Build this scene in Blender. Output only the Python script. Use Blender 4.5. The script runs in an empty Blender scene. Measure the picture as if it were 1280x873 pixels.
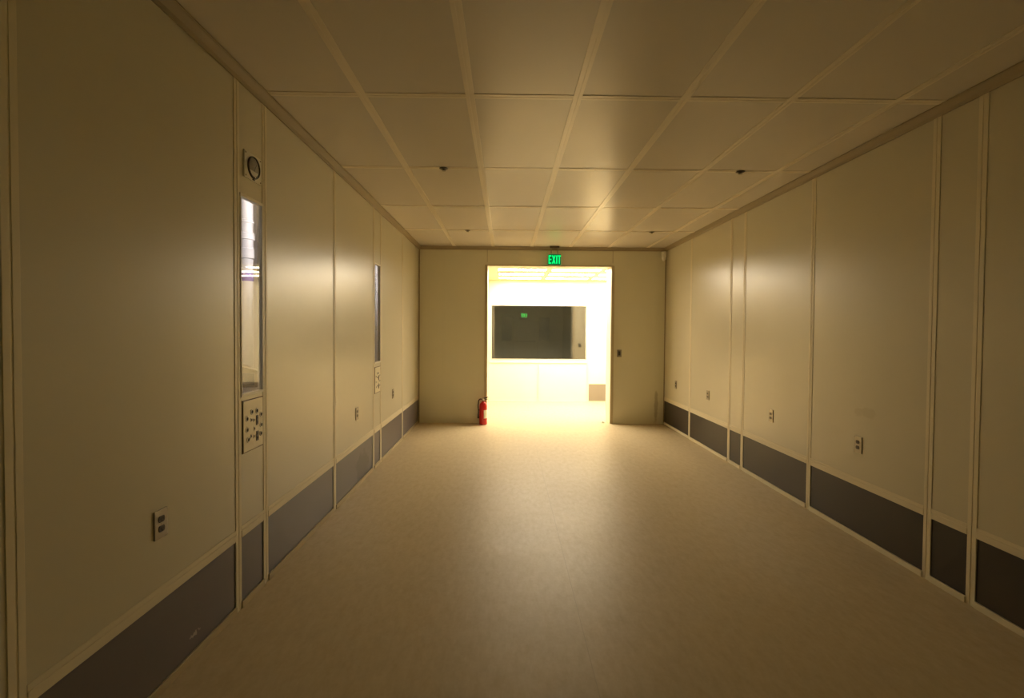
import bpy, bmesh, math, random
from mathutils import Matrix, Vector

random.seed(7)
SC = bpy.context.scene
COL = SC.collection
PI = math.pi

# ------------------------------------------------------------------ dimensions (metres)
EYE = 1.480                      # camera height
XL, XR = -1.390, 2.540           # side walls
YB, YF = 7.527, -1.60            # wall with the doorway / wall behind the camera
H = EYE + 1.3258                 # ceiling
DX0, DX1, DH = -0.301, 1.673, 2.512   # doorway
YR = 7.86                        # bright-room face of the doorway wall
YFAR = 9.83                      # far wall of the bright room
HFAR = 2.53                      # its ceiling
FXL, FXR = -1.75, 3.05           # its side walls

# ------------------------------------------------------------------ materials
def new_mat(name):
    m = bpy.data.materials.new(name)
    m.use_nodes = True
    nt = m.node_tree
    for n in list(nt.nodes):
        nt.nodes.remove(n)
    out = nt.nodes.new('ShaderNodeOutputMaterial')
    return m, nt, out

def surf(name, col, rough=0.5, metal=0.0, spec=0.5, var=0.06, scale=6.0, bump=0.0, bscale=60.0,
         rvar=0.0, coat=0.0, coat_rough=0.2, stretch=(1, 1, 1)):
    m, nt, out = new_mat(name)
    p = nt.nodes.new('ShaderNodeBsdfPrincipled')
    tc = nt.nodes.new('ShaderNodeTexCoord')
    mp = nt.nodes.new('ShaderNodeMapping'); mp.inputs['Scale'].default_value = stretch
    nz = nt.nodes.new('ShaderNodeTexNoise'); nz.inputs['Scale'].default_value = scale
    nz.inputs['Detail'].default_value = 5
    nt.links.new(tc.outputs['Object'], mp.inputs['Vector'])
    nt.links.new(mp.outputs['Vector'], nz.inputs['Vector'])
    mx = nt.nodes.new('ShaderNodeMix'); mx.data_type = 'RGBA'
    mx.inputs[6].default_value = (*[c * (1 - var) for c in col], 1)
    mx.inputs[7].default_value = (*[min(1, c * (1 + var)) for c in col], 1)
    nt.links.new(nz.outputs['Fac'], mx.inputs[0])
    nt.links.new(mx.outputs[2], p.inputs['Base Color'])
    p.inputs['Metallic'].default_value = metal
    p.inputs['Specular IOR Level'].default_value = spec
    p.inputs['Roughness'].default_value = rough
    p.inputs['Coat Weight'].default_value = coat
    p.inputs['Coat Roughness'].default_value = coat_rough
    if rvar:
        mr = nt.nodes.new('ShaderNodeMapRange')
        mr.inputs['To Min'].default_value = max(0.02, rough - rvar)
        mr.inputs['To Max'].default_value = rough + rvar
        nt.links.new(nz.outputs['Fac'], mr.inputs['Value'])
        nt.links.new(mr.outputs['Result'], p.inputs['Roughness'])
    if bump:
        n2 = nt.nodes.new('ShaderNodeTexNoise'); n2.inputs['Scale'].default_value = bscale
        n2.inputs['Detail'].default_value = 3
        nt.links.new(mp.outputs['Vector'], n2.inputs['Vector'])
        b = nt.nodes.new('ShaderNodeBump'); b.inputs['Strength'].default_value = bump
        b.inputs['Distance'].default_value = 0.004
        nt.links.new(n2.outputs['Fac'], b.inputs['Height'])
        nt.links.new(b.outputs['Normal'], p.inputs['Normal'])
    nt.links.new(p.outputs['BSDF'], out.inputs['Surface'])
    m['main'] = 1
    return m

def emit(name, col, strength):
    m, nt, out = new_mat(name)
    e = nt.nodes.new('ShaderNodeEmission')
    e.inputs['Color'].default_value = (*col, 1)
    e.inputs['Strength'].default_value = strength
    nt.links.new(e.outputs['Emission'], out.inputs['Surface'])
    return m

def glass(name, tint=(1, 1, 1), ior=1.7, rough=0.0):
    m, nt, out = new_mat(name)
    t = nt.nodes.new('ShaderNodeBsdfTransparent'); t.inputs['Color'].default_value = (*tint, 1)
    g = nt.nodes.new('ShaderNodeBsdfGlossy'); g.inputs['Roughness'].default_value = rough
    f = nt.nodes.new('ShaderNodeFresnel'); f.inputs['IOR'].default_value = ior
    geo = nt.nodes.new('ShaderNodeNewGeometry')
    inv = nt.nodes.new('ShaderNodeMath'); inv.operation = 'SUBTRACT'; inv.inputs[0].default_value = 1
    mul = nt.nodes.new('ShaderNodeMath'); mul.operation = 'MULTIPLY'
    mix = nt.nodes.new('ShaderNodeMixShader')
    nt.links.new(geo.outputs['Backfacing'], inv.inputs[1])
    nt.links.new(inv.outputs[0], mul.inputs[0]); nt.links.new(f.outputs[0], mul.inputs[1])
    nt.links.new(mul.outputs[0], mix.inputs[0])
    nt.links.new(t.outputs[0], mix.inputs[1]); nt.links.new(g.outputs[0], mix.inputs[2])
    nt.links.new(mix.outputs[0], out.inputs['Surface'])
    return m

WALL = surf('painted_wall_panel', (0.585, 0.545, 0.42), 0.31, spec=0.7, var=0.03, scale=1.6)
ENDWALL = surf('painted_end_wall', (0.735, 0.71, 0.56), 0.45, spec=0.4, var=0.03, scale=2.0)
TRIM = surf('cream_trim', (0.72, 0.655, 0.50), 0.42, spec=0.5, var=0.03)
COVE = surf('cove_trim', (0.34, 0.28, 0.18), 0.5, spec=0.3, var=0.03)
KICKL = surf('sheen_grey_base_panel', (0.135, 0.12, 0.13), 0.36, spec=0.6, var=0.10, scale=2.5, bump=0.05, bscale=14)  # left base panels made paler than the right, sheen put into the colour
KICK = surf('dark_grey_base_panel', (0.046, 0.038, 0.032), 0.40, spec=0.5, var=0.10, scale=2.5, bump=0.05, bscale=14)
TILE = surf('ceiling_panel', (0.665, 0.62, 0.555), 0.27, spec=0.28, var=0.025, scale=1.5)
GRID = surf('ceiling_grid_bar', (0.735, 0.665, 0.54), 0.28, spec=0.5, var=0.03)
DARK = surf('dark_gap', (0.05, 0.04, 0.03), 0.8, var=0.1)
FARWALL = surf('white_wall_panel', (0.80, 0.745, 0.565), 0.4, spec=0.5, var=0.02)
STEEL = surf('brushed_steel', (0.38, 0.34, 0.27), 0.42, metal=0.85, var=0.08, scale=40, stretch=(1, 1, 12))
BLACKP = surf('black_plastic', (0.03, 0.028, 0.025), 0.4, var=0.1)
BROWNP = surf('dark_receptacle', (0.06, 0.05, 0.04), 0.4, var=0.1)
WHITEP = surf('white_plastic', (0.80, 0.77, 0.68), 0.35, var=0.03)
RED = surf('red_paint', (0.55, 0.018, 0.014), 0.22, spec=0.6, var=0.05)
PAPER = surf('paper_label', (0.82, 0.78, 0.66), 0.7, var=0.05)
PIPE = surf('white_pipe_jacket', (0.86, 0.85, 0.88), 0.35, spec=0.5, var=0.06, scale=14, bump=0.4, bscale=18)
PURPLE = surf('violet_tape', (0.20, 0.14, 0.62), 0.4, var=0.06)
CHASE = surf('service_space_panel', (0.74, 0.71, 0.70), 0.6, var=0.05)
DUSK = surf('dark_room_paint', (0.60, 0.60, 0.57), 0.6, var=0.1)
DOORP = surf('grey_green_door_paint', (0.86, 0.84, 0.70), 0.45, var=0.04)
GLASS = glass('clear_window_glass', (0.96, 0.96, 0.94), 1.75)
FARGLASS = glass('far_window_glass', (0.86, 0.87, 0.85), 2.25)
DARKGLASS = surf('dark_glass', (0.012, 0.012, 0.011), 0.08, var=0.0)
ACRYL = glass('sign_acrylic', (0.93, 1.0, 0.95), 1.45)
GREEN = emit('sign_green', (0.005, 1.0, 0.19), 1.3)
GREENHOT = emit('bright_sign_green', (0.005, 1.0, 0.10), 6.0)
GREENBG = emit('sign_green_glow', (0.01, 0.40, 0.09), 0.35)
LAMPCOL = (1.0, 0.86, 0.64)
LENS = emit('fluorescent_lens', LAMPCOL, 48.0)
TUBE = emit('added_strip_tube', (1.0, 0.93, 0.95), 30.0)  # glow of the lamps added out of view in the service space

def stain(m, at, size, col, amount, ragged=0.35, scale=18):
    """a stain or scuff of its own: a ragged spot at a place in the object's own coordinates"""
    nt = m.node_tree
    p = next(n for n in nt.nodes if n.type == 'BSDF_PRINCIPLED')
    src = p.inputs['Base Color'].links[0].from_socket
    tc = nt.nodes.new('ShaderNodeTexCoord')
    sub = nt.nodes.new('ShaderNodeVectorMath'); sub.operation = 'SUBTRACT'; sub.inputs[1].default_value = at
    dv = nt.nodes.new('ShaderNodeVectorMath'); dv.operation = 'DIVIDE'; dv.inputs[1].default_value = size
    ln = nt.nodes.new('ShaderNodeVectorMath'); ln.operation = 'LENGTH'
    nz = nt.nodes.new('ShaderNodeTexNoise'); nz.inputs['Scale'].default_value = scale; nz.inputs['Detail'].default_value = 6
    k = nt.nodes.new('ShaderNodeMath'); k.operation = 'MULTIPLY_ADD'; k.inputs[1].default_value = ragged * 4; k.inputs[2].default_value = -ragged * 2
    ad = nt.nodes.new('ShaderNodeMath'); ad.operation = 'ADD'
    mr = nt.nodes.new('ShaderNodeMapRange'); mr.inputs['From Min'].default_value = 0.75; mr.inputs['From Max'].default_value = 1.05
    mr.inputs['To Min'].default_value = amount; mr.inputs['To Max'].default_value = 0.0
    mx = nt.nodes.new('ShaderNodeMix'); mx.data_type = 'RGBA'; mx.inputs[7].default_value = (*col, 1)
    L = nt.links.new
    L(tc.outputs['Object'], sub.inputs[0]); L(sub.outputs[0], dv.inputs[0]); L(dv.outputs[0], ln.inputs[0])
    L(tc.outputs['Object'], nz.inputs['Vector']); L(nz.outputs['Fac'], k.inputs[0])
    L(ln.outputs['Value'], ad.inputs[0]); L(k.outputs[0], ad.inputs[1]); L(ad.outputs[0], mr.inputs['Value'])
    L(mr.outputs['Result'], mx.inputs[0]); L(src, mx.inputs[6]); L(mx.outputs[2], p.inputs['Base Color'])

stain(WALL, (-3.31, 0, 0.925), (0.11, 0.2, 0.040), (0.40, 0.34, 0.20), 0.28, 0.5, 11)
stain(KICKL, (4.62, 0, 0.13), (0.20, 0.2, 0.17), (0.05, 0.045, 0.045), 0.55, 0.5, 7)
stain(KICKL, (2.12, 0, 0.105), (0.03, 0.2, 0.010), (0.5, 0.47, 0.42), 0.7, 0.8, 90)
stain(ENDWALL, (2.405, YB, 0.28), (0.035, 0.2, 0.26), (0.30, 0.25, 0.14), 0.5, 0.5, 7)

# floor: vinyl sheet with fine mottling and scuffs
def make_floor_mat():
    m, nt, out = new_mat('beige_vinyl_floor')
    p = nt.nodes.new('ShaderNodeBsdfPrincipled')
    tc = nt.nodes.new('ShaderNodeTexCoord')
    fine = nt.nodes.new('ShaderNodeTexNoise'); fine.inputs['Scale'].default_value = 45; fine.inputs['Detail'].default_value = 6
    big = nt.nodes.new('ShaderNodeTexNoise'); big.inputs['Scale'].default_value = 1.3; big.inputs['Detail'].default_value = 4
    for n in (fine, big):
        nt.links.new(tc.outputs['Object'], n.inputs['Vector'])
    mx = nt.nodes.new('ShaderNodeMix'); mx.data_type = 'RGBA'
    mx.inputs[6].default_value = (0.44, 0.355, 0.215, 1); mx.inputs[7].default_value = (0.55, 0.46, 0.305, 1)
    ad = nt.nodes.new('ShaderNodeMath'); ad.operation = 'ADD'
    h1 = nt.nodes.new('ShaderNodeMath'); h1.operation = 'MULTIPLY'; h1.inputs[1].default_value = 0.5
    h2 = nt.nodes.new('ShaderNodeMath'); h2.operation = 'MULTIPLY'; h2.inputs[1].default_value = 0.5
    nt.links.new(fine.outputs['Fac'], h1.inputs[0]); nt.links.new(big.outputs['Fac'], h2.inputs[0])
    nt.links.new(h1.outputs[0], ad.inputs[0]); nt.links.new(h2.outputs[0], ad.inputs[1])
    nt.links.new(ad.outputs[0], mx.inputs[0]); nt.links.new(mx.outputs[2], p.inputs['Base Color'])
    mr = nt.nodes.new('ShaderNodeMapRange')
    mr.inputs['From Min'].default_value = 0.3; mr.inputs['From Max'].default_value = 0.7
    mr.inputs['To Min'].default_value = 0.40; mr.inputs['To Max'].default_value = 0.47
    nt.links.new(big.outputs['Fac'], mr.inputs['Value']); nt.links.new(mr.outputs['Result'], p.inputs['Roughness'])
    p.inputs['Specular IOR Level'].default_value = 0.40
    mp = nt.nodes.new('ShaderNodeMapping'); mp.inputs['Scale'].default_value = (2.2, 0.9, 1)
    sc = nt.nodes.new('ShaderNodeTexNoise'); sc.inputs['Scale'].default_value = 11; sc.inputs['Detail'].default_value = 9; sc.inputs['Roughness'].default_value = 0.65
    nt.links.new(tc.outputs['Object'], mp.inputs['Vector']); nt.links.new(mp.outputs['Vector'], sc.inputs['Vector'])
    sm = nt.nodes.new('ShaderNodeMapRange'); sm.inputs['From Min'].default_value = 0.3; sm.inputs['From Max'].default_value = 0.7
    sm.inputs['To Min'].default_value = 0.20; sm.inputs['To Max'].default_value = 0.43
    h3 = nt.nodes.new('ShaderNodeMath'); h3.operation = 'MULTIPLY_ADD'; h3.inputs[1].default_value = 1.6; h3.inputs[2].default_value = -0.8
    ad2 = nt.nodes.new('ShaderNodeMath'); ad2.operation = 'ADD'; ad2.use_clamp = True
    nt.links.new(sc.outputs['Fac'], h3.inputs[0]); nt.links.new(h3.outputs[0], ad2.inputs[0]); nt.links.new(ad.outputs[0], ad2.inputs[1]); nt.links.new(ad2.outputs[0], mx.inputs[0])
    nt.links.new(sc.outputs['Fac'], sm.inputs['Value']); nt.links.new(sm.outputs['Result'], p.inputs['Specular IOR Level'])
    b = nt.nodes.new('ShaderNodeBump'); b.inputs['Strength'].default_value = 0.10; b.inputs['Distance'].default_value = 0.003
    nt.links.new(fine.outputs['Fac'], b.inputs['Height']); nt.links.new(b.outputs['Normal'], p.inputs['Normal'])
    nt.links.new(p.outputs['BSDF'], out.inputs['Surface'])
    return m
FLOOR = make_floor_mat()

# ------------------------------------------------------------------ mesh helpers
def BM():
    return bmesh.new()

def box(bm, x0, x1, y0, y1, z0, z1, bevel=0.0):
    vs = [bm.verts.new((x, y, z)) for x in (x0, x1) for y in (y0, y1) for z in (z0, z1)]
    f = [(0, 1, 3, 2), (4, 6, 7, 5), (0, 4, 5, 1), (2, 3, 7, 6), (0, 2, 6, 4), (1, 5, 7, 3)]
    fs = [bm.faces.new([vs[i] for i in q]) for q in f]
    if bevel:
        es = list({e for fc in fs for e in fc.edges})
        bmesh.ops.bevel(bm, geom=es, offset=bevel, segments=2, affect='EDGES', profile=0.6)
    return vs

def lathe(bm, prof, n=32, M=None, cap=True):
    """prof: list of (r, z) revolved about z"""
    rings = []
    for r, z in prof:
        rings.append([bm.verts.new((r * math.cos(2 * PI * i / n), r * math.sin(2 * PI * i / n), z)) for i in range(n)])
    for a, b in zip(rings, rings[1:]):
        for i in range(n):
            bm.faces.new((a[i], a[(i + 1) % n], b[(i + 1) % n], b[i]))
    if cap:
        bm.faces.new(rings[0][::-1]); bm.faces.new(rings[-1])
    vs = [v for r in rings for v in r]
    if M is not None:
        bmesh.ops.transform(bm, matrix=M, verts=vs)
    return vs

def tube(bm, pts, r, n=10):
    pts = [Vector(p) for p in pts]
    rings = []
    up = Vector((0.31, 0.77, 0.55)).normalized()
    for i, p in enumerate(pts):
        t = (pts[min(i + 1, len(pts) - 1)] - pts[max(i - 1, 0)]).normalized()
        a = t.cross(up).normalized(); b = t.cross(a).normalized()
        rr = r[i] if isinstance(r, (list, tuple)) else r
        rings.append([bm.verts.new(p + a * rr * math.cos(2 * PI * k / n) + b * rr * math.sin(2 * PI * k / n)) for k in range(n)])
    for a, b in zip(rings, rings[1:]):
        for k in range(n):
            bm.faces.new((a[k], a[(k + 1) % n], b[(k + 1) % n], b[k]))
    bm.faces.new(rings[0][::-1]); bm.faces.new(rings[-1])

def prism(bm, poly, y0, y1):
    """polygon in x,z extruded along y"""
    a = [bm.verts.new((x, y0, z)) for x, z in poly]
    b = [bm.verts.new((x, y1, z)) for x, z in poly]
    n = len(poly)
    bm.faces.new(a); bm.faces.new(b[::-1])
    for i in range(n):
        bm.faces.new((a[i], b[i], b[(i + 1) % n], a[(i + 1) % n]))

FRONT = Matrix.Rotation(PI / 2, 4, 'X')     # lathe axis z -> towards -y (out of the wall)

def obj(name, bm, m, parent=None, loc=(0, 0, 0), rz=0.0, smooth=False):
    bmesh.ops.recalc_face_normals(bm, faces=bm.faces)
    me = bpy.data.meshes.new(name)
    bm.to_mesh(me); bm.free()
    if smooth:
        for p in me.polygons:
            p.use_smooth = True
        try:
            me.set_sharp_from_angle(angle=math.radians(35))
        except Exception:
            pass
    me.materials.append(m)
    o = bpy.data.objects.new(name, me)
    COL.objects.link(o)
    o.location = loc; o.rotation_euler = (0, 0, rz)
    if parent is not None:
        o.parent = parent
    return o

def thing(name, label, cat, loc, rz=0.0, group=None):
    o = bpy.data.objects.new(name, None)
    COL.objects.link(o)
    o.empty_display_size = 0.05
    o.location = loc; o.rotation_euler = (0, 0, rz)
    o['label'] = label; o['category'] = cat
    if group:
        o['group'] = group
    return o

def tag(o, label, cat, group=None):
    o['label'] = label; o['category'] = cat
    if group:
        o['group'] = group
    return o

def struct(o, label=None, cat=None):
    o['kind'] = 'structure'
    if label:
        o['label'] = label
    if cat:
        o['category'] = cat
    return o

def copy_tree(o, parent=None):
    c = o.copy(); COL.objects.link(c); c.parent = parent
    for ch in o.children:
        copy_tree(ch, c)
    return c

# ------------------------------------------------------------------ floor and ceiling
b = BM(); box(b, FXL - 0.2, FXR + 0.2, YF - 0.2, 13.4, -0.10, 0.0)
floor = struct(obj('floor', b, FLOOR), 'beige vinyl sheet floor running through the doorway', 'floor')
b = BM(); box(b, 0.3875, 0.3905, YF, YB + 0.2, -0.01, 0.0004)
obj('seam', b, surf('welded_seam', (0.40, 0.33, 0.21), 0.45), floor)

GX = [-0.8227 + 0.6096 * k for k in range(6)]
GY = [2.7105 + 1.193 * k for k in range(-3, 4)]
b = BM()
xs = [XL] + GX + [XR]; ys = [YF] + GY + [YB]
for i in range(len(xs) - 1):
    for j in range(len(ys) - 1):
        vs = box(b, xs[i] + 0.001, xs[i + 1] - 0.001, ys[j] + 0.001, ys[j + 1] - 0.001, H, H + 0.05)
        tx, ty = random.uniform(-1, 1) * 0.0016, random.uniform(-1, 1) * 0.0010
        cx, cy = (xs[i] + xs[i + 1]) / 2, (ys[j] + ys[j + 1]) / 2
        for v in vs:
            if v.co.z < H + 0.02:
                v.co.z += 0.0008 + 0.6 * tx * (v.co.x - cx) / 0.3 + ty * (v.co.y - cy) / 0.6
box(b, XL - 0.1, XR + 0.1, YF - 0.1, YB, H + 0.05, H + 0.08)
ceiling = struct(obj('ceiling', b, TILE), 'cream ceiling of glossy panels in a grid', 'ceiling')
b = BM()
for x in GX:
    for s in (-1, 1):
        box(b, x + s * 0.0145 - 0.0105, x + s * 0.0145 + 0.0105, YF, YB, H - 0.002, H + 0.01, 0.001)
    box(b, x - 0.010, x + 0.010, YF, YB, H - 0.0008, H + 0.01)
for y in GY:
    for x0, x1 in zip(xs, xs[1:]):
        for s in (-1, 1):
            box(b, x0 + 0.024, x1 - 0.024, y + s * 0.0145 - 0.0105, y + s * 0.0145 + 0.0105, H - 0.002, H + 0.01, 0.001)
        box(b, x0 + 0.024, x1 - 0.024, y - 0.010, y + 0.010, H - 0.0008, H + 0.01)
g = obj('ceiling_grid', b, GRID, ceiling); g['kind'] = 'structure'

# coving round the top of the room
def cove(name, x0, y0, x1, y1, side):
    b = BM()
    L = math.hypot(x1 - x0, y1 - y0)
    poly = [(0, 0), (0, -0.050), (0.008, -0.050), (0.014, -0.034), (0.040, -0.010), (0.048, -0.006), (0.048, 0)]
    a_ = [b.verts.new((0, -p[0], p[1])) for p in poly]
    c_ = [b.verts.new((L, -p[0], p[1])) for p in poly]
    b.faces.new(a_); b.faces.new(c_[::-1])
    for i in range(len(poly)):
        k = (i + 1) % len(poly)
        b.faces.new((a_[i], c_[i], c_[k], a_[k]))
    return struct(obj(name, b, COVE, None, (x0, y0, H), math.atan2(y1 - y0, x1 - x0)), 'narrow tan coving along the top of the %s wall' % side, 'trim')
cove('trim_1', XL, YF, XL, YB, 'left')
cove('trim_2', XR, YB, XR, YF, 'right')
cove('trim_3', XL, YB, XR, YB, 'doorway')

# ------------------------------------------------------------------ panelled side walls
def mullion_bm(x, w, z0, z1):
    b = BM()
    h = w / 2
    box(b, x - h, x - 0.003, -0.0026, 0.0, z0, z1, 0.0015)
    box(b, x + 0.003, x + h, -0.0026, 0.0, z0, z1, 0.0015)
    box(b, x - 0.004, x + 0.004, -0.0008, 0.0, z0, z1)
    return b

RAIL0, RAIL1, SK = 0.378, 0.437, 0.036
HOLE = (1.120, 2.190)

def side_wall(name, root_loc, rz, marks, x0, x1, holes, label, kick, toe):
    """marks: centre of each mullion along local x; holes: bays with a window"""
    edges = [x0] + list(marks) + [x1]
    b = BM()
    for i in range(len(edges) - 1):
        a, c = edges[i], edges[i + 1]
        spans = [(RAIL0, H)]
        if i in holes:
            spans = [(RAIL0, HOLE[0]), (HOLE[1], H)]
        for z0, z1 in spans:
            vs = box(b, a, c, 0.0, 0.026, z0, z1)
            if i not in holes:
                t = random.uniform(-1, 1) * 0.0022
                for v in vs:
                    if v.co.y < 0.01:
                        v.co.y += 0.0002 + 0.0 * t * (1 if v.co.x > (a + c) / 2 else -1)
        box(b, a, c, 0.010, 0.026, 0.0, RAIL0)
    w = struct(obj(name, b, WALL, None, root_loc, rz), label, 'wall')
    for m in marks:
        obj('mullion', mullion_bm(m, 0.052, 0.0, H - 0.045), TRIM, w)
    for i in range(len(edges) - 1):
        a = edges[i] + (0.026 if i > 0 else 0); c = edges[i + 1] - (0.026 if i < len(edges) - 2 else 0)
        b = BM()
        box(b, a, c, -0.005, 0.0, RAIL0, RAIL1 - 0.022, 0.002)
        box(b, a, c, -0.003, 0.0, RAIL1 - 0.022, RAIL1, 0.002)
        obj('chair_rail', b, TRIM, w)
        b = BM(); box(b, a, c, -0.009, 0.0, 0.0, SK, 0.002)
        obj('toe_strip', b, toe, w)
        b = BM(); box(b, a, c, 0.003, 0.010, SK, RAIL0)
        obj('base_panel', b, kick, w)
    return w

LM = [0.22, 1.347, 2.465, 2.745, 3.852, 4.984, 5.266, 6.367]
RM = [0.25, 1.390, 2.517, 2.789, 3.907, 5.027, 5.330, 6.486]
wl = side_wall('wall_left', (XL, 0, 0), PI / 2, LM, YF, YB, {3, 6}, 'cream panelled wall with two slim windows and grey base toned paler for sheen', KICKL, surf('tan_toe_strip', (0.46, 0.38, 0.24), 0.5, var=0.03))
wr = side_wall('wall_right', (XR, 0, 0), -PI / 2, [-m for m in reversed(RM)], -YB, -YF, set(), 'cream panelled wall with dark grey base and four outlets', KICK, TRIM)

# ------------------------------------------------------------------ slim windows in the left wall
def slim_window(name, ya, yb, label):
    zl, zh = HOLE
    w = thing(name, label, 'window', (XL, 0, 0), PI / 2)
    w['kind'] = 'structure'
    b = BM()
    x0, x1 = ya + 0.026, yb - 0.026
    f = 0.016
    box(b, x0, x1, -0.006, 0.024, zl, zl + f, 0.002)
    box(b, x0, x1, -0.006, 0.024, zh - f, zh, 0.002)
    box(b, x0, x0 + f * 0.6, -0.006, 0.024, zl + f, zh - f, 0.002)
    box(b, x1 - f * 0.6, x1, -0.006, 0.024, zl + f, zh - f, 0.002)
    obj('window_frame', b, WHITEP, w)
    b = BM(); box(b, x0 + f * 0.6, x1 - f * 0.6, 0.004, 0.010, zl + f, zh - f)
    obj('window_pane', b, GLASS, w)
    return w
slim_window('window_1', LM[2], LM[3], 'slim tall window in left wall below the round gauge')
slim_window('window_2', LM[5], LM[6], 'slim tall window in left wall nearer the doorway, no gauge above')

# service space behind the slim windows
b = BM()
cx0, cx1, cy0, cy1 = -2.35, XL - 0.0262, 2.10, 7.30
box(b, cx0 - 0.05, cx0, cy0, cy1, 0, H)
box(b, cx0, cx1, cy0 - 0.05, cy0, 0, H)
box(b, cx0, cx1, cy1, cy1 + 0.05, 0, H)
box(b, cx0, cx1, cy0, cy1, H, H + 0.05)
struct(obj('wall_service_space', b, CHASE), 'grey lining of the service space behind the left windows', 'wall')

def riser(loc, label, band_z, band, band_name):
    p = thing('riser_pipe', label, 'pipe', loc, 0, 'white riser pipes behind the slim windows')
    b = BM(); lathe(b, [(0.040, 0), (0.040, 2.75)], 28)
    obj('pipe_jacket', b, PIPE, p, smooth=True)
    for z, r, h in ((2.10, 0.050, 0.05), (1.985, 0.047, 0.075), (2.20, 0.046, 0.03)):
        b = BM(); lathe(b, [(r - 0.008, z - h / 2), (r, z - h / 2 + 0.006), (r, z + h / 2 - 0.006), (r - 0.008, z + h / 2)], 28)
        obj('pipe_collar', b, PIPE, p, smooth=True)
    b = BM(); lathe(b, [(0.0405, band_z - 0.03), (0.042, band_z - 0.025), (0.042, band_z + 0.025), (0.0405, band_z + 0.03)], 28)
    obj('tape_band', b, band, p, smooth=True)['label'] = band_name
    return p
riser((-1.75, 3.22, 0), 'white jacketed pipe with collars behind the window below the gauge', 1.83, PURPLE, 'violet tape band')
riser((-1.75, 6.36, 0), 'white jacketed pipe behind the slim window nearer the doorway', 1.50, WHITEP, 'white tape band')

def strip(loc, label):  # unseen lamp added to light the pipe and lining behind a slim window
    t = thing('added_strip_light', label, 'lamp', loc, 0, 'unseen strip lights added in the service space')
    b = BM(); box(b, -0.002, 0.0, -0.035, 0.035, 0, 0.95); box(b, -0.024, -0.002, -0.03, 0.03, 0, 0.95, 0.004)
    obj('lamp_housing', b, WHITEP, t)
    b = BM(); lathe(b, [(0.013, 0.03), (0.013, 0.92)], 16, Matrix.Translation((-0.045, 0, 0)))
    obj('lamp_tube', b, TUBE, t, smooth=True)
    for z in (0.015, 0.92):
        b = BM(); box(b, -0.062, -0.022, -0.018, 0.018, z, z + 0.02, 0.003)
        obj('lamp_holder', b, WHITEP, t)
    return t
strip((XL - 0.0265, 3.06, 1.82), 'unseen vertical strip light added to brighten the pipe behind the window below the gauge')
strip((XL - 0.0265, 5.95, 1.82), 'unseen vertical strip light added behind the slim window nearer the doorway')

def jbox(loc, label):
    j = thing('junction_box', label, 'junction box', loc, 0.35)
    b = BM(); prism(b, [(-0.11, 0), (0.11, 0), (0.11, 0.10), (-0.06, 0.16), (-0.11, 0.13)], -0.06, 0.06)
    obj('box_body', b, STEEL, j)
    b = BM(); box(b, -0.095, 0.095, -0.066, -0.060, 0.012, 0.088, 0.003)
    obj('box_cover', b, surf('grey_cover', (0.18, 0.18, 0.18), 0.4), j)
    b = BM(); box(b, -0.10, 0.10, -0.055, 0.055, -1.12, 0.0, 0.004)
    obj('box_stand', b, CHASE, j)
    return j
jbox((-1.66, 2.96, 1.12), 'grey metal box behind the foot of the window below the gauge')

# ------------------------------------------------------------------ wall with the doorway
b = BM()
for x0, x1, z0, z1 in ((XL, DX0, 0, H), (DX1, XR, 0, H), (DX0, DX1, DH, H)):
    box(b, x0, x1, YB, YR, z0, z1)
box(b, FXL - 0.1, XL, YB + 0.12, YR, 0, H); box(b, XR, FXR + 0.1, YB + 0.12, YR, 0, H)
wb = struct(obj('wall_back', b, ENDWALL), 'tan end wall around the open doorway', 'wall')
for x, w in ((-1.0, 0.030), (2.417, 0.045)):
    b = BM(); box(b, x - w / 2, x - 0.002, YB - 0.003, YB, 0, H - 0.045, 0.001); box(b, x + 0.002, x + w / 2, YB - 0.003, YB, 0, H - 0.045, 0.001)
    obj('panel_joint', b, ENDWALL, wb)
for x in (DX0 - 0.004, DX1 + 0.016):
    b = BM(); box(b, x - 0.003, x + 0.003, YB - 0.0015, YB, DH + 0.05, H - 0.05)
    obj('panel_joint', b, COVE, wb)
for x in (XL + 0.013, XR - 0.008):
    b = BM(); box(b, x - 0.007, x + 0.007, YB - 0.006, YB, 0, H - 0.05)
    obj('corner_seal', b, COVE, wb)
for x0, x1 in ((XL + 0.02, DX0 - 0.045), (DX1 + 0.045, XR - 0.02)):
    b = BM(); box(b, x0, x1, YB - 0.006, YB, 0, 0.018, 0.001)
    obj('toe_strip', b, ENDWALL, wb)
# bright-room lining of the same wall
b = BM()
for x0, x1, z0, z1 in ((FXL, DX0 - 0.03, 0, HFAR), (DX1 + 0.03, FXR, 0, HFAR)):
    box(b, x0, x1, YR, YR + 0.012, z0, z1)
obj('white_facing', b, FARWALL, wb)

# door casing
b = BM()
t = 0.042
for x0, x1 in ((DX0 - t, DX0), (DX1, DX1 + t)):
    box(b, x0, x1, YB - 0.014, YR + 0.014, 0, DH + 0.0, 0.003)
box(b, DX0 - t, DX1 + t, YB - 0.010, YR + 0.014, DH - 0.004, DH + 0.010, 0.002)
d1 = struct(obj('door_1', b, surf('door_casing_paint', (0.52, 0.44, 0.28), 0.35, var=0.03)), 'open doorway with a slim casing into the bright room', 'doorway')
b = BM()
box(b, DX0, DX0 + 0.004, YB + 0.012, YR, 0, DH); box(b, DX1 - 0.004, DX1, YB + 0.012, YR, 0, DH - 0.004); box(b, DX0, DX1, YB - 0.004, YR, DH - 0.010, DH - 0.004)
obj('jamb_lining', b, FARWALL, d1)

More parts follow.
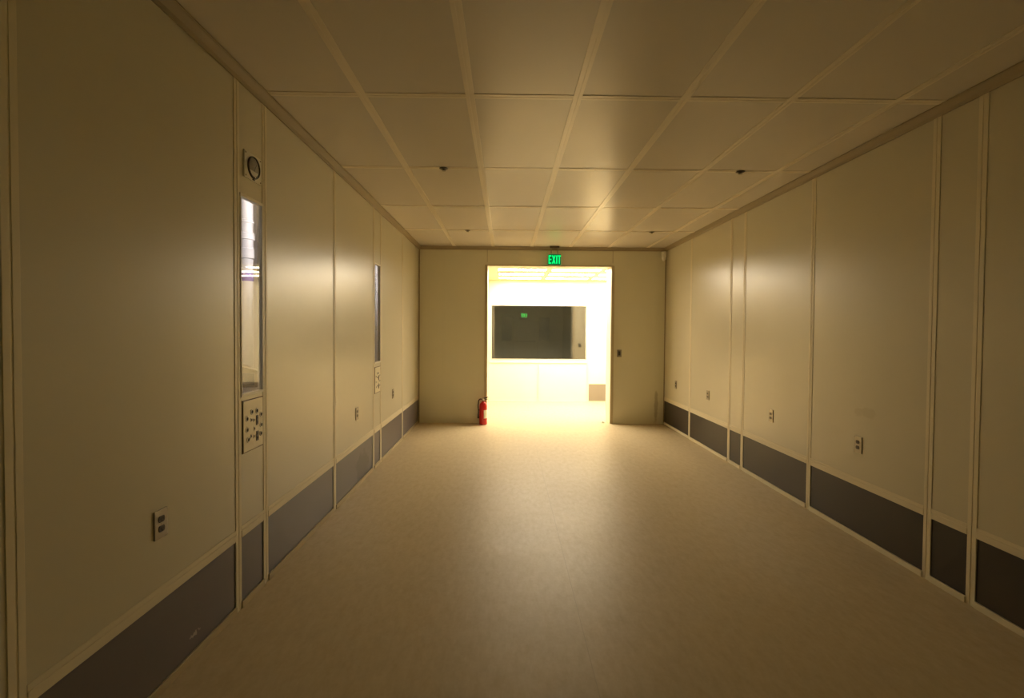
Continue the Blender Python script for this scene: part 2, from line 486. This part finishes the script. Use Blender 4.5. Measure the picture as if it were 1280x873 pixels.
st = thing('door_stop', 'small metal stop on the floor just inside the right of the doorway', 'door stop', (1.575, 7.60, 0))
b = BM(); box(b, -0.03, 0.03, -0.02, 0.02, 0, 0.006, 0.002); obj('stop_plate', b, STEEL, st)
b = BM(); lathe(b, [(0.012, 0.006), (0.014, 0.02), (0.010, 0.026)], 16); obj('stop_bumper', b, WHITEP, st, smooth=True)

# ------------------------------------------------------------------ bright room
b = BM()
UX0, UX1 = -0.355, 1.700        # window unit
WX0, WX1, WZ0, WZ1 = -0.315, 1.680, 0.883, 2.005
T = 0.12
for x0, x1, z0, z1 in ((FXL, UX0, 0, HFAR), (UX1, FXR, 0, HFAR), (UX0, UX1, 0, WZ0), (UX0, UX1, WZ1, HFAR), (UX0, WX0, WZ0, WZ1), (WX1, UX1, WZ0, WZ1)):
    box(b, x0, x1, YFAR, YFAR + T, z0, z1)
wf = struct(obj('wall_far', b, FARWALL), 'overexposed white wall of the bright room beyond the doorway', 'wall')
for x0, x1 in ((FXL, UX0 - 0.02), (UX1 + 0.03, 2.085), (2.115, FXR)):
    b = BM(); box(b, x0, x1, YFAR - 0.004, YFAR, 0.022, 0.378)
    obj('base_panel', b, surf('bright_room_base_panel', (0.19, 0.165, 0.135), 0.5, var=0.05), wf)
for x in (UX0 - 0.005, 0.68, UX1 + 0.005):
    b = BM(); z1 = 0.80 if x == 0.68 else HFAR
    box(b, x - 0.022, x - 0.004, YFAR - 0.012, YFAR, 0.0, z1, 0.002); box(b, x + 0.004, x + 0.022, YFAR - 0.012, YFAR, 0.0, z1, 0.002)
    obj('mullion', b, FARWALL, wf)
b = BM(); box(b, UX0 + 0.02, UX1 - 0.02, YFAR - 0.014, YFAR, 0.81, 0.85, 0.002); obj('chair_rail', b, FARWALL, wf)
b = BM(); box(b, UX0 + 0.02, UX1 - 0.02, YFAR - 0.010, YFAR, 0.0, 0.03, 0.002); obj('toe_strip', b, FARWALL, wf)
b = BM(); box(b, 2.088, 2.112, YFAR - 0.010, YFAR, 0.0, HFAR, 0.002); obj('mullion', b, FARWALL, wf)

w3 = thing('window_3', 'wide dark window in the far wall of the bright room', 'window', (0, YFAR, 0))
w3['kind'] = 'structure'
b = BM(); f = 0.014
box(b, WX0, WX1, -0.010, T, WZ0, WZ0 + f * 0.5, 0.003); box(b, WX0, WX1, -0.010, T, WZ1 - f * 0.4, WZ1, 0.003)
box(b, WX0, WX0 + f, -0.010, T, WZ0 + f * 0.5, WZ1 - f * 0.4, 0.003); box(b, WX1 - f, WX1, -0.010, T, WZ0 + f * 0.5, WZ1 - f * 0.4, 0.003)
obj('window_frame', b, FARWALL, w3)
b = BM(); box(b, WX0 + f, WX1 - f, 0.010, 0.018, WZ0 + f * 0.5, WZ1 - f * 0.4)
obj('window_pane', b, FARGLASS, w3)

b = BM()
box(b, FXL - 0.06, FXL, YR, YFAR + T, 0, HFAR); box(b, FXR, FXR + 0.06, YR, YFAR + T, 0, HFAR)
struct(obj('wall_far_sides', b, FARWALL), 'white side walls of the bright room', 'wall')
b = BM(); box(b, FXL - 0.1, FXR + 0.1, YR, YFAR + T, HFAR, HFAR + 0.06)
struct(obj('ceiling_far', b, FARWALL), 'white ceiling of the bright room', 'ceiling')

# dark room behind the far window
b = BM(); y0, y1 = YFAR + T, 13.2
box(b, FXL, FXR, y1, y1 + 0.06, 0, HFAR); box(b, FXL - 0.06, FXL, y0, y1, 0, HFAR); box(b, FXR, FXR + 0.06, y0, y1, 0, HFAR)
box(b, FXL, FXR, y0, y1, HFAR, HFAR + 0.06); box(b, FXL, FXR, y0, y1, 0.001, 0.006)
box(b, FXL, UX0, y0, y0 + 0.01, 0, HFAR); box(b, UX1, FXR, y0, y0 + 0.01, 0, HFAR)
struct(obj('wall_dark_room', b, DUSK), 'unlit room behind the wide far window', 'wall')

# fluorescent ceiling lights of the bright room
rows = [(8.08, 'first row from the doorway'), (8.72, 'middle row'), (9.38, 'row nearest the dark window')]
cols = [(0.270, 'left end of the'), (1.195, 'second from left in the'), (2.120, 'third from left in the')]
def troffer(x, y, label):
    t = thing('ceiling_light', label, 'ceiling light', (x, y, HFAR), 0, 'fluorescent lights on the bright room ceiling')
    b = BM()
    w, d = 0.43, 0.155
    for q in ((-w, w, -d, -d + 0.02), (-w, w, d - 0.02, d), (-w, -w + 0.02, -d + 0.02, d - 0.02), (w - 0.02, w, -d + 0.02, d - 0.02)):
        box(b, *q, -0.012, 0.0, 0.002)
    obj('light_frame', b, FARWALL, t)
    b = BM(); box(b, -w + 0.02, w - 0.02, -d + 0.02, d - 0.02, -0.007, -0.001)
    obj('light_lens', b, LENS, t)
    return t
for yy, rn in rows:
    for xx, cn in cols:
        troffer(xx, yy, 'glowing fluorescent ceiling light, %s %s' % (cn, rn))

# ------------------------------------------------------------------ wall behind the camera (seen mirrored in the far window)
b = BM()
for x0, x1, z0, z1 in ((XL - 0.06, -0.24, 0, H), (1.99, XR + 0.06, 0, H), (-0.24, 1.99, 2.12, H), (-0.24, 0.32, 0, 1.0), (1.43, 1.99, 0, 1.0)):
    box(b, x0, x1, YF - 0.08, YF, z0, z1)
struct(obj('wall_front', b, surf('front_wall_paint', (0.84, 0.80, 0.66), 0.5, var=0.03)), 'cream end wall opposite the doorway, seen only in the far window', 'wall')
def sidelight(name, x0, x1, label):
    w = thing(name, label, 'window', (0, YF, 0)); w['kind'] = 'structure'
    b = BM(); f = 0.04
    box(b, x0, x0 + f, -0.07, 0.01, 1.0, 2.12); box(b, x1 - f, x1, -0.07, 0.01, 1.0, 2.12)
    box(b, x0 + f, x1 - f, -0.07, 0.01, 1.0, 1.0 + f); box(b, x0 + f, x1 - f, -0.07, 0.01, 2.12 - f, 2.12)
    obj('window_frame', b, TRIM, w)
    b = BM(); box(b, x0 + f, x1 - f, -0.05, -0.04, 1.0 + f, 2.12 - f); obj('window_pane', b, DARKGLASS, w)
sidelight('window_4', -0.24, 0.30, 'dark sidelight left of the mirrored door in the far window')
sidelight('window_5', 1.45, 1.99, 'dark sidelight right of the mirrored door in the far window')
b = BM()
box(b, 0.30, 0.36, -0.08, 0.012, 0, 2.12, 0.003); box(b, 1.39, 1.45, -0.08, 0.012, 0, 2.12, 0.003); box(b, 0.36, 1.39, -0.08, 0.012, 2.07, 2.12, 0.003)
d2 = struct(obj('door_2', b, TRIM, None, (0, YF, 0)), 'closed door mirrored in the far window', 'door')
b = BM(); box(b, 0.362, 1.388, -0.06, -0.015, 0.008, 2.068, 0.002); obj('door_leaf', b, DOORP, d2)
b = BM(); box(b, 0.42, 1.33, 0.030, 0.060, 0.97, 1.03, 0.008); box(b, 0.42, 0.50, -0.015, 0.045, 0.95, 1.05, 0.006); box(b, 1.25, 1.33, -0.015, 0.045, 0.95, 1.05, 0.006)
obj('push_bar', b, STEEL, d2)
b = BM(); box(b, 0.60, 0.92, -0.015, 0.055, 1.98, 2.05, 0.008); box(b, 0.86, 0.90, 0.0, 0.05, 2.05, 2.075, 0.004)
obj('door_closer', b, BROWNP, d2)

# ------------------------------------------------------------------ EXIT signs
def exit_sign(loc, rz, label, drop, lit):
    """hangs from the ceiling at loc; local -y faces the reader"""
    s = thing('exit_sign', label, 'exit sign', loc, rz, 'green exit signs')
    W, HH = 0.252, 0.180
    zt = -drop
    b = BM(); box(b, -0.075, 0.075, -0.035, 0.035, -0.030, 0, 0.004); obj('canopy', b, surf('bronze_canopy', (0.10, 0.06, 0.035), 0.4), s)
    for hx in (-0.05, 0.05):
        b = BM(); lathe(b, [(0.006, zt), (0.006, -0.03)], 12, Matrix.Translation((hx, 0, 0)))
        obj('hanger', b, STEEL, s, smooth=True)
    b = BM(); box(b, -W / 2, W / 2, -0.004, 0.004, zt - HH, zt, 0.0015); obj('acrylic_panel', b, ACRYL, s)
    b = BM(); box(b, -W * 0.40, W * 0.40, -0.0055, -0.0042, zt - HH + 0.004, zt - 0.012); obj('sign_face', b, GREENBG, s)
    # letters E X I T
    b = BM()
    lh, st_ = 0.128, 0.0165
    z0 = zt - HH + 0.022; z1 = z0 + lh
    ya, yb = -0.0085, -0.0056
    def bar(x0, x1, za, zb):
        box(b, x0, x1, ya, yb, za, zb)
    x = -0.092; w = 0.044
    bar(x, x + st_, z0, z1)
    for zc in (z0, (z0 + z1) / 2 - st_ / 2, z1 - st_):
        bar(x + st_, x + w, zc, zc + st_)
    x += w + 0.010; w = 0.056
    k = st_ * 1.12
    prism(b, [(x, z0), (x + k, z0), (x + w, z1), (x + w - k, z1)], ya, yb)
    prism(b, [(x + w - k, z0), (x + w, z0), (x + k, z1), (x, z1)], ya - 0.0004, yb)
    x += w + 0.010
    bar(x, x + st_, z0, z1)
    x += st_ + 0.008; w = 0.048
    bar(x + w / 2 - st_ / 2, x + w / 2 + st_ / 2, z0, z1 - st_); bar(x, x + w, z1 - st_, z1)
    obj('letters', b, lit, s)
    return s
exit_sign((0.749, 7.43, H), 0, 'green lit EXIT sign hanging from ceiling above the doorway', 0.114, GREEN)
rear = exit_sign((0.80, YF + 0.12, H), PI, 'green EXIT sign mirrored in the dark far window', 0.40, GREENHOT)
rear.scale = (1.3, 1.3, 1.3)

# ------------------------------------------------------------------ fire extinguisher
fx = thing('fire_extinguisher', 'red fire extinguisher standing on floor at left of doorway', 'fire extinguisher', (-0.352, 7.425, 0))
b = BM(); lathe(b, [(0.050, 0.0), (0.058, 0.004), (0.062, 0.012), (0.062, 0.29), (0.060, 0.305), (0.053, 0.325), (0.040, 0.342), (0.026, 0.352), (0.020, 0.358), (0.020, 0.368)], 40)
obj('cylinder', b, RED, fx, smooth=True)
b = BM(); lathe(b, [(0.0625, 0.012), (0.0635, 0.014), (0.0635, 0.026), (0.0625, 0.028)], 40); obj('base_ring', b, RED, fx, smooth=True)
b = BM()
n = 14; a0, a1 = math.radians(-78), math.radians(28)
ra = 0.0628
lo = []; hi = []
for i in range(n + 1):
    a = a0 + (a1 - a0) * i / n
    lo.append((ra * math.cos(a), ra * math.sin(a))); hi.append(((ra + 0.0008) * math.cos(a), (ra + 0.0008) * math.sin(a)))
ring = [[b.verts.new((x, y, z)) for (x, y) in q] for q in (lo, hi) for z in (0.105, 0.235)]
for i in range(n):
    for A, B in ((0, 1), (2, 3), (0, 2), (1, 3)):
        b.faces.new((ring[A][i], ring[A][i + 1], ring[B][i + 1], ring[B][i]))
for i in (0, n):
    b.faces.new((ring[0][i], ring[1][i], ring[3][i], ring[2][i]))
obj('paper_label', b, PAPER, fx, smooth=True)['label'] = 'white paper label'
b = BM(); lathe(b, [(0.017, 0.366), (0.017, 0.385), (0.013, 0.388), (0.013, 0.402)], 20); box(b, -0.020, 0.020, -0.012, 0.012, 0.385, 0.408, 0.003)
obj('valve', b, STEEL, fx, smooth=True)
b = BM()
prism(b, [(-0.012, 0.400), (0.000, 0.400), (0.075, 0.425), (0.080, 0.437), (0.070, 0.438), (-0.004, 0.416), (-0.012, 0.414)], -0.010, 0.010)
obj('squeeze_lever', b, BLACKP, fx)
b = BM()
prism(b, [(0.008, 0.388), (0.020, 0.386), (0.074, 0.398), (0.076, 0.406), (0.020, 0.397), (0.008, 0.399)], -0.010, 0.010)
obj('carry_handle', b, BLACKP, fx)
b = BM(); lathe(b, [(0.016, 0), (0.016, 0.008), (0.012, 0.011)], 20, Matrix.Translation((0, -0.012, 0.397)) @ FRONT)
obj('pressure_gauge', b, WHITEP, fx, smooth=True)
b = BM()
pts = [(-0.018, 0, 0.397)]
for i in range(1, 9):
    a = i / 8 * PI * 0.5
    pts.append((-0.018 - 0.058 * math.sin(a), -0.01 * i / 8, 0.397 - 0.050 * (1 - math.cos(a)) + 0.012 * math.sin(2 * a)))
for i in range(1, 7):
    pts.append((-0.076 - 0.003 * math.sin(i), -0.010, 0.347 - 0.030 * i))
tube(b, pts, 0.0095, 12)
ho = obj('hose', b, BLACKP, fx, smooth=True)
b = BM(); tube(b, [(-0.076, -0.010, 0.17), (-0.076, -0.010, 0.13), (-0.076, -0.010, 0.10)], [0.011, 0.013, 0.015], 14)
obj('nozzle', b, BLACKP, ho, smooth=True)
b = BM(); box(b, -0.080, -0.058, -0.016, 0.002, 0.225, 0.24, 0.002); obj('hose_clip', b, BLACKP, fx)

# ------------------------------------------------------------------ outlets and switches
def outlet_root(label, loc, rz):
    o = thing('wall_outlet', label, 'outlet', loc, rz, 'duplex outlets on the side walls')
    b = BM(); box(b, -0.036, 0.036, -0.006, 0.0, -0.058, 0.058, 0.002); obj('cover_plate', b, STEEL, o)
    for z in (-0.0195, 0.0195):
        b = BM()
        prof = []
        for i in range(24):
            a = 2 * PI * i / 24
            prof.append((0.0170 * math.cos(a), z + max(-0.0125, min(0.0125, 0.0170 * math.sin(a)))))
        prism(b, prof, -0.0085, -0.005)
        r = obj('receptacle', b, BROWNP, o)
        b = BM(); box(b, -0.0075, -0.0050, -0.0092, -0.0084, z - 0.002, z + 0.007); box(b, 0.0050, 0.0075, -0.0092, -0.0084, z - 0.002, z + 0.006)
        lathe(b, [(0.0028, 0), (0.0028, 0.0008)], 12, Matrix.Translation((0, -0.0084, z - 0.007)) @ FRONT)
        obj('socket_slots', b, DARK, r)
    b = BM(); lathe(b, [(0.0035, 0), (0.0030, 0.001)], 12, Matrix.Translation((0, -0.006, 0)) @ FRONT); obj('screw', b, STEEL, o)
    return o
o0 = outlet_root('steel duplex outlet low on left wall, nearest the camera', (XL, 1.909, 0.692), PI / 2)
for y, lab in ((4.425, 'steel duplex outlet on left wall between the two slim windows'), (5.83, 'steel duplex outlet on left wall between farther slim window and end wall')):
    c = copy_tree(o0); c.location = (XL, y, 0.695); c['label'] = lab
for y, z, lab in ((3.356, 0.677, 'steel duplex outlet on right wall, nearest the camera'), (4.477, 0.683, 'steel duplex outlet on right wall, second from the camera'),
                  (5.894, 0.688, 'steel duplex outlet on right wall, third from the camera'), (7.014, 0.692, 'steel duplex outlet on right wall beside the end wall')):
    c = copy_tree(o0); c.location = (XR, y, z); c.rotation_euler = (0, 0, -PI / 2); c['label'] = lab

def switch(label, loc, rz):
    o = thing('light_switch', label, 'light switch', loc, rz)
    b = BM(); box(b, -0.036, 0.036, -0.006, 0, -0.058, 0.058, 0.002); obj('cover_plate', b, STEEL, o)
    b = BM(); box(b, -0.0165, 0.0165, -0.008, -0.005, -0.033, 0.033, 0.001); obj('switch_surround', b, BROWNP, o)
    b = BM(); box(b, -0.006, 0.006, -0.018, -0.008, -0.004, 0.014, 0.002); obj('switch_toggle', b, BLACKP, o)
    for z in (-0.046, 0.046):
        b = BM(); lathe(b, [(0.0035, 0), (0.0030, 0.001)], 12, Matrix.Translation((0, -0.006, z)) @ FRONT); obj('screw', b, STEEL, o)
    return o
switch('dark light switch on the end wall right of the doorway', (1.808, YB, 1.129), 0)
switch('light switch mirrored at right edge of the dark far window', (1.84, YR + 0.012, 1.12), PI)

# ------------------------------------------------------------------ round gauge above the first window
gz = 2.356
ga = thing('pressure_gauge', 'round dark gauge on square pale plate high on left wall', 'gauge', (XL, 2.614, gz), PI / 2)
b = BM(); box(b, -0.086, 0.086, -0.008, 0, -0.072, 0.072, 0.002); obj('mounting_plate', b, WHITEP, ga)
b = BM(); lathe(b, [(0.060, 0), (0.060, 0.006), (0.058, 0.009), (0.054, 0.009), (0.0525, 0.006), (0.0525, 0.001)], 40, Matrix.Translation((0, -0.008, 0)) @ FRONT)
obj('gauge_bezel', b, surf('gunmetal', (0.07, 0.06, 0.05), 0.3, metal=0.7), ga, smooth=True)
b = BM(); lathe(b, [(0.0525, 0), (0.0525, 0.003)], 40, Matrix.Translation((0, -0.008, 0)) @ FRONT)
di = obj('gauge_dial', b, surf('dial_grey', (0.20, 0.18, 0.14), 0.5), ga, smooth=True)
b = BM()
poly = [(0.046 * math.cos(math.radians(a)), 0.046 * math.sin(math.radians(a))) for a in range(205, 336, 10)]
prism(b, poly, -0.0122, -0.0108); obj('dial_plate', b, WHITEP, di)
b = BM(); prism(b, [(-0.002, -0.020), (0.002, -0.020), (0.026, 0.022), (0.0245, 0.023)], -0.0135, -0.0123); obj('gauge_needle', b, BLACKP, di)
b = BM(); lathe(b, [(0.0525, 0), (0.050, 0.001), (0.025, 0.002)], 32, Matrix.Translation((0, -0.0145, 0)) @ FRONT); obj('gauge_glass', b, glass('gauge_lens', (0.95, 0.95, 0.95), 1.5), ga, smooth=True)
b = BM(); box(b, -0.010, 0.010, -0.013, -0.008, -0.068, -0.061, 0.001); obj('adjusting_screw', b, BLACKP, ga)
for sx in (-1, 1):
    for sz in (-1, 1):
        b = BM(); lathe(b, [(0.0045, 0), (0.004, 0.002)], 12, Matrix.Translation((sx * 0.074, -0.008, sz * 0.060)) @ FRONT); obj('screw', b, STEEL, ga)

# ------------------------------------------------------------------ connector panels below the slim windows
ROUND = [(.40, .245), (.68, .25), (.92, .35), (.14, .355), (.93, .57), (.14, .573), (.92, .75), (.20, .775)]
SMALL = [(.37, .40), (.51, .42), (.54, .60), (.35, .73), (.51, .75)]
DUP = [(.69, .44), (.70, .765)]
PLATEC = surf('connector_plate_paint', (0.80, 0.73, 0.56), 0.35, var=0.03)
def conn_panel(ymid, zmid, label):
    W, HH = 0.200, 0.272
    o = thing('connector_panel', label, 'connector panel', (XL, ymid, zmid), PI / 2, 'connector panels below the slim windows')
    b = BM(); box(b, -W / 2, W / 2, -0.006, 0, -HH / 2, HH / 2, 0.002); obj('panel_plate', b, PLATEC, o)
    b = BM(); e = 0.005
    for q in ((-W / 2 - e, W / 2 + e, -HH / 2 - e, -HH / 2), (-W / 2 - e, W / 2 + e, HH / 2, HH / 2 + e), (-W / 2 - e, -W / 2, -HH / 2, HH / 2), (W / 2, W / 2 + e, -HH / 2, HH / 2)):
        box(b, q[0], q[1], -0.003, 0, q[2], q[3])
    obj('panel_gasket', b, surf('brown_gasket', (0.14, 0.09, 0.06), 0.6), o)
    for u, v in ROUND:
        x, z = (u - .5) * W * 0.92, (.5 - v) * HH
        b = BM(); lathe(b, [(0.0150, 0), (0.0150, 0.002), (0.0140, 0.003), (0.0100, 0.003), (0.0095, 0.0005)], 20, Matrix.Translation((x, -0.006, z)) @ FRONT)
        p = obj('round_port', b, WHITEP, o, smooth=True)
        b = BM(); lathe(b, [(0.0095, 0), (0.0095, 0.0012)], 16, Matrix.Translation((x, -0.0062, z)) @ FRONT); obj('port_core', b, DARK, p)
    for u, v in SMALL:
        x, z = (u - .5) * W * 0.92, (.5 - v) * HH
        b = BM(); box(b, x - 0.006, x + 0.006, -0.0085, -0.006, z - 0.010, z + 0.010, 0.001)
        p = obj('small_port', b, WHITEP, o)
        b = BM(); box(b, x - 0.004, x + 0.004, -0.0090, -0.0084, z - 0.006, z + 0.006); obj('port_core', b, DARK, p)
    for u, v in DUP:
        x, z = (u - .5) * W * 0.92, (.5 - v) * HH
        b = BM(); box(b, x - 0.012, x + 0.012, -0.0085, -0.006, z - 0.027, z + 0.027, 0.002)
        p = obj('power_socket', b, BROWNP, o)
        b = BM()
        for dz in (-0.012, 0.012):
            box(b, x - 0.006, x - 0.003, -0.0092, -0.0084, z + dz - 0.005, z + dz + 0.005); box(b, x + 0.003, x + 0.006, -0.0092, -0.0084, z + dz - 0.005, z + dz + 0.005)
        obj('socket_slots', b, DARK, p)
    return o
conn_panel(2.609, 0.957, 'square connector plate below the slim window under the gauge')
conn_panel(5.125, 0.940, 'square connector plate below the slim window nearer the doorway')

# ------------------------------------------------------------------ corner sensor
ms = thing('motion_sensor', 'small white motion sensor in the corner right of doorway', 'motion sensor', (2.490, 7.485, 2.672), -0.6)
b = BM()
sec = [(-0.038, 0.0, 0.075, 0.030), (-0.040, 0.0, 0.055, 0.048), (-0.036, 0.0, 0.0, 0.058), (-0.028, 0.0, -0.045, 0.050), (-0.016, 0.0, -0.072, 0.026)]
rings = []
for hx, _, z, d in sec:
    r_ = []
    for i in range(13):
        a = PI * i / 12
        r_.append(b.verts.new((hx * math.cos(a), -d * math.sin(a) * 0.9 - 0.004, z)))
    r_.append(b.verts.new((-hx, 0.0, z))); r_.append(b.verts.new((hx, 0.0, z)))
    rings.append(r_)
n = len(rings[0])
for A, B in zip(rings, rings[1:]):
    for i in range(n):
        b.faces.new((A[i], A[(i + 1) % n], B[(i + 1) % n], B[i]))
b.faces.new(rings[0]); b.faces.new(rings[-1][::-1])
obj('sensor_body', b, surf('white_sensor_plastic', (0.92, 0.90, 0.84), 0.35, var=0.02), ms, smooth=True)
b = BM(); box(b, -0.018, 0.018, -0.062, -0.050, -0.022, 0.022, 0.004); obj('sensor_lens', b, surf('sensor_lens_plastic', (0.82, 0.79, 0.72), 0.3), ms)
b = BM(); box(b, -0.028, 0.028, 0.0, 0.012, -0.05, 0.06, 0.003); obj('sensor_bracket', b, WHITEP, ms)

# ------------------------------------------------------------------ sprinklers
DARKB = surf('dark_bronze', (0.10, 0.08, 0.05), 0.4, metal=0.6)
def sprinkler(label, x, y):
    s = thing('sprinkler_head', label, 'sprinkler', (x, y, H - 0.004), 0, 'sprinkler heads on the ceiling')
    b = BM(); lathe(b, [(0.036, 0), (0.034, -0.003), (0.022, -0.006), (0.012, -0.006)], 24); obj('escutcheon', b, DARKB, s, smooth=True)
    b = BM(); lathe(b, [(0.010, -0.006), (0.010, -0.010), (0.006, -0.011), (0.004, -0.018)], 16)
    tube(b, [(-0.010, 0, -0.009), (-0.014, 0, -0.013), (-0.004, 0, -0.020)], 0.0025, 8); tube(b, [(0.010, 0, -0.009), (0.014, 0, -0.013), (0.004, 0, -0.020)], 0.0025, 8)
    obj('sprinkler_body', b, DARKB, s, smooth=True)
    b = BM(); lathe(b, [(0.016, -0.020), (0.016, -0.022)], 16); obj('deflector', b, STEEL, s)
    return s
s0 = sprinkler('ceiling sprinkler on left side, nearer the camera', -0.519, 3.9035)
for x, y, lab in ((-0.517, 6.2895, 'ceiling sprinkler on left side, nearer the doorway'), (1.92, 3.9035, 'ceiling sprinkler on right side, nearer the camera'), (1.925, 6.2895, 'ceiling sprinkler on right side, nearer the doorway')):
    c = copy_tree(s0); c.location = (x, y, H - 0.004); c['label'] = lab

# ------------------------------------------------------------------ world, camera, view
w = bpy.data.worlds.new('World'); SC.world = w; w.use_nodes = True
w.node_tree.nodes['Background'].inputs['Color'].default_value = (0, 0, 0, 1)
w.node_tree.nodes['Background'].inputs['Strength'].default_value = 0.0

F, yaw, pitch, roll = 591.685, 0.0126, -0.0219, 0.0070
cy_, sy_, cp_, sp_ = math.cos(yaw), math.sin(yaw), math.cos(pitch), math.sin(pitch)
fw = Vector((sy_ * cp_, cy_ * cp_, sp_)); r0 = Vector((cy_, -sy_, 0)); u0 = r0.cross(fw)
rt = math.cos(roll) * r0 + math.sin(roll) * u0; up = -math.sin(roll) * r0 + math.cos(roll) * u0
cam = bpy.data.cameras.new('camera'); co = bpy.data.objects.new('camera', cam); COL.objects.link(co)
M = Matrix.Identity(4)
for i in range(3):
    M[i][0], M[i][1], M[i][2] = rt[i], up[i], -fw[i]
M.translation = Vector((0, 0, EYE))
co.matrix_world = M
cam.sensor_fit = 'HORIZONTAL'; cam.sensor_width = 36.0; cam.lens = 36.0 * F / 1280.0
cam.shift_y = -10.0 / 1280.0
cam.clip_start = 0.02; cam.clip_end = 100
SC.camera = co

vs = SC.view_settings
vs.view_transform = 'Standard'; vs.look = 'None'; vs.gamma = 1.0; vs.use_curve_mapping = False
vs.exposure = 0.0
cy = SC.cycles
cy.use_denoising = True
try:
    cy.denoiser = 'OPENIMAGEDENOISE'; cy.denoising_prefilter = 'ACCURATE'; cy.denoising_input_passes = 'RGB_ALBEDO_NORMAL'
except Exception:
    pass
cy.max_bounces = 14; cy.diffuse_bounces = 8; cy.glossy_bounces = 6; cy.transmission_bounces = 8; cy.transparent_max_bounces = 16
cy.sample_clamp_indirect = 6.0; cy.caustics_reflective = False; cy.caustics_refractive = False
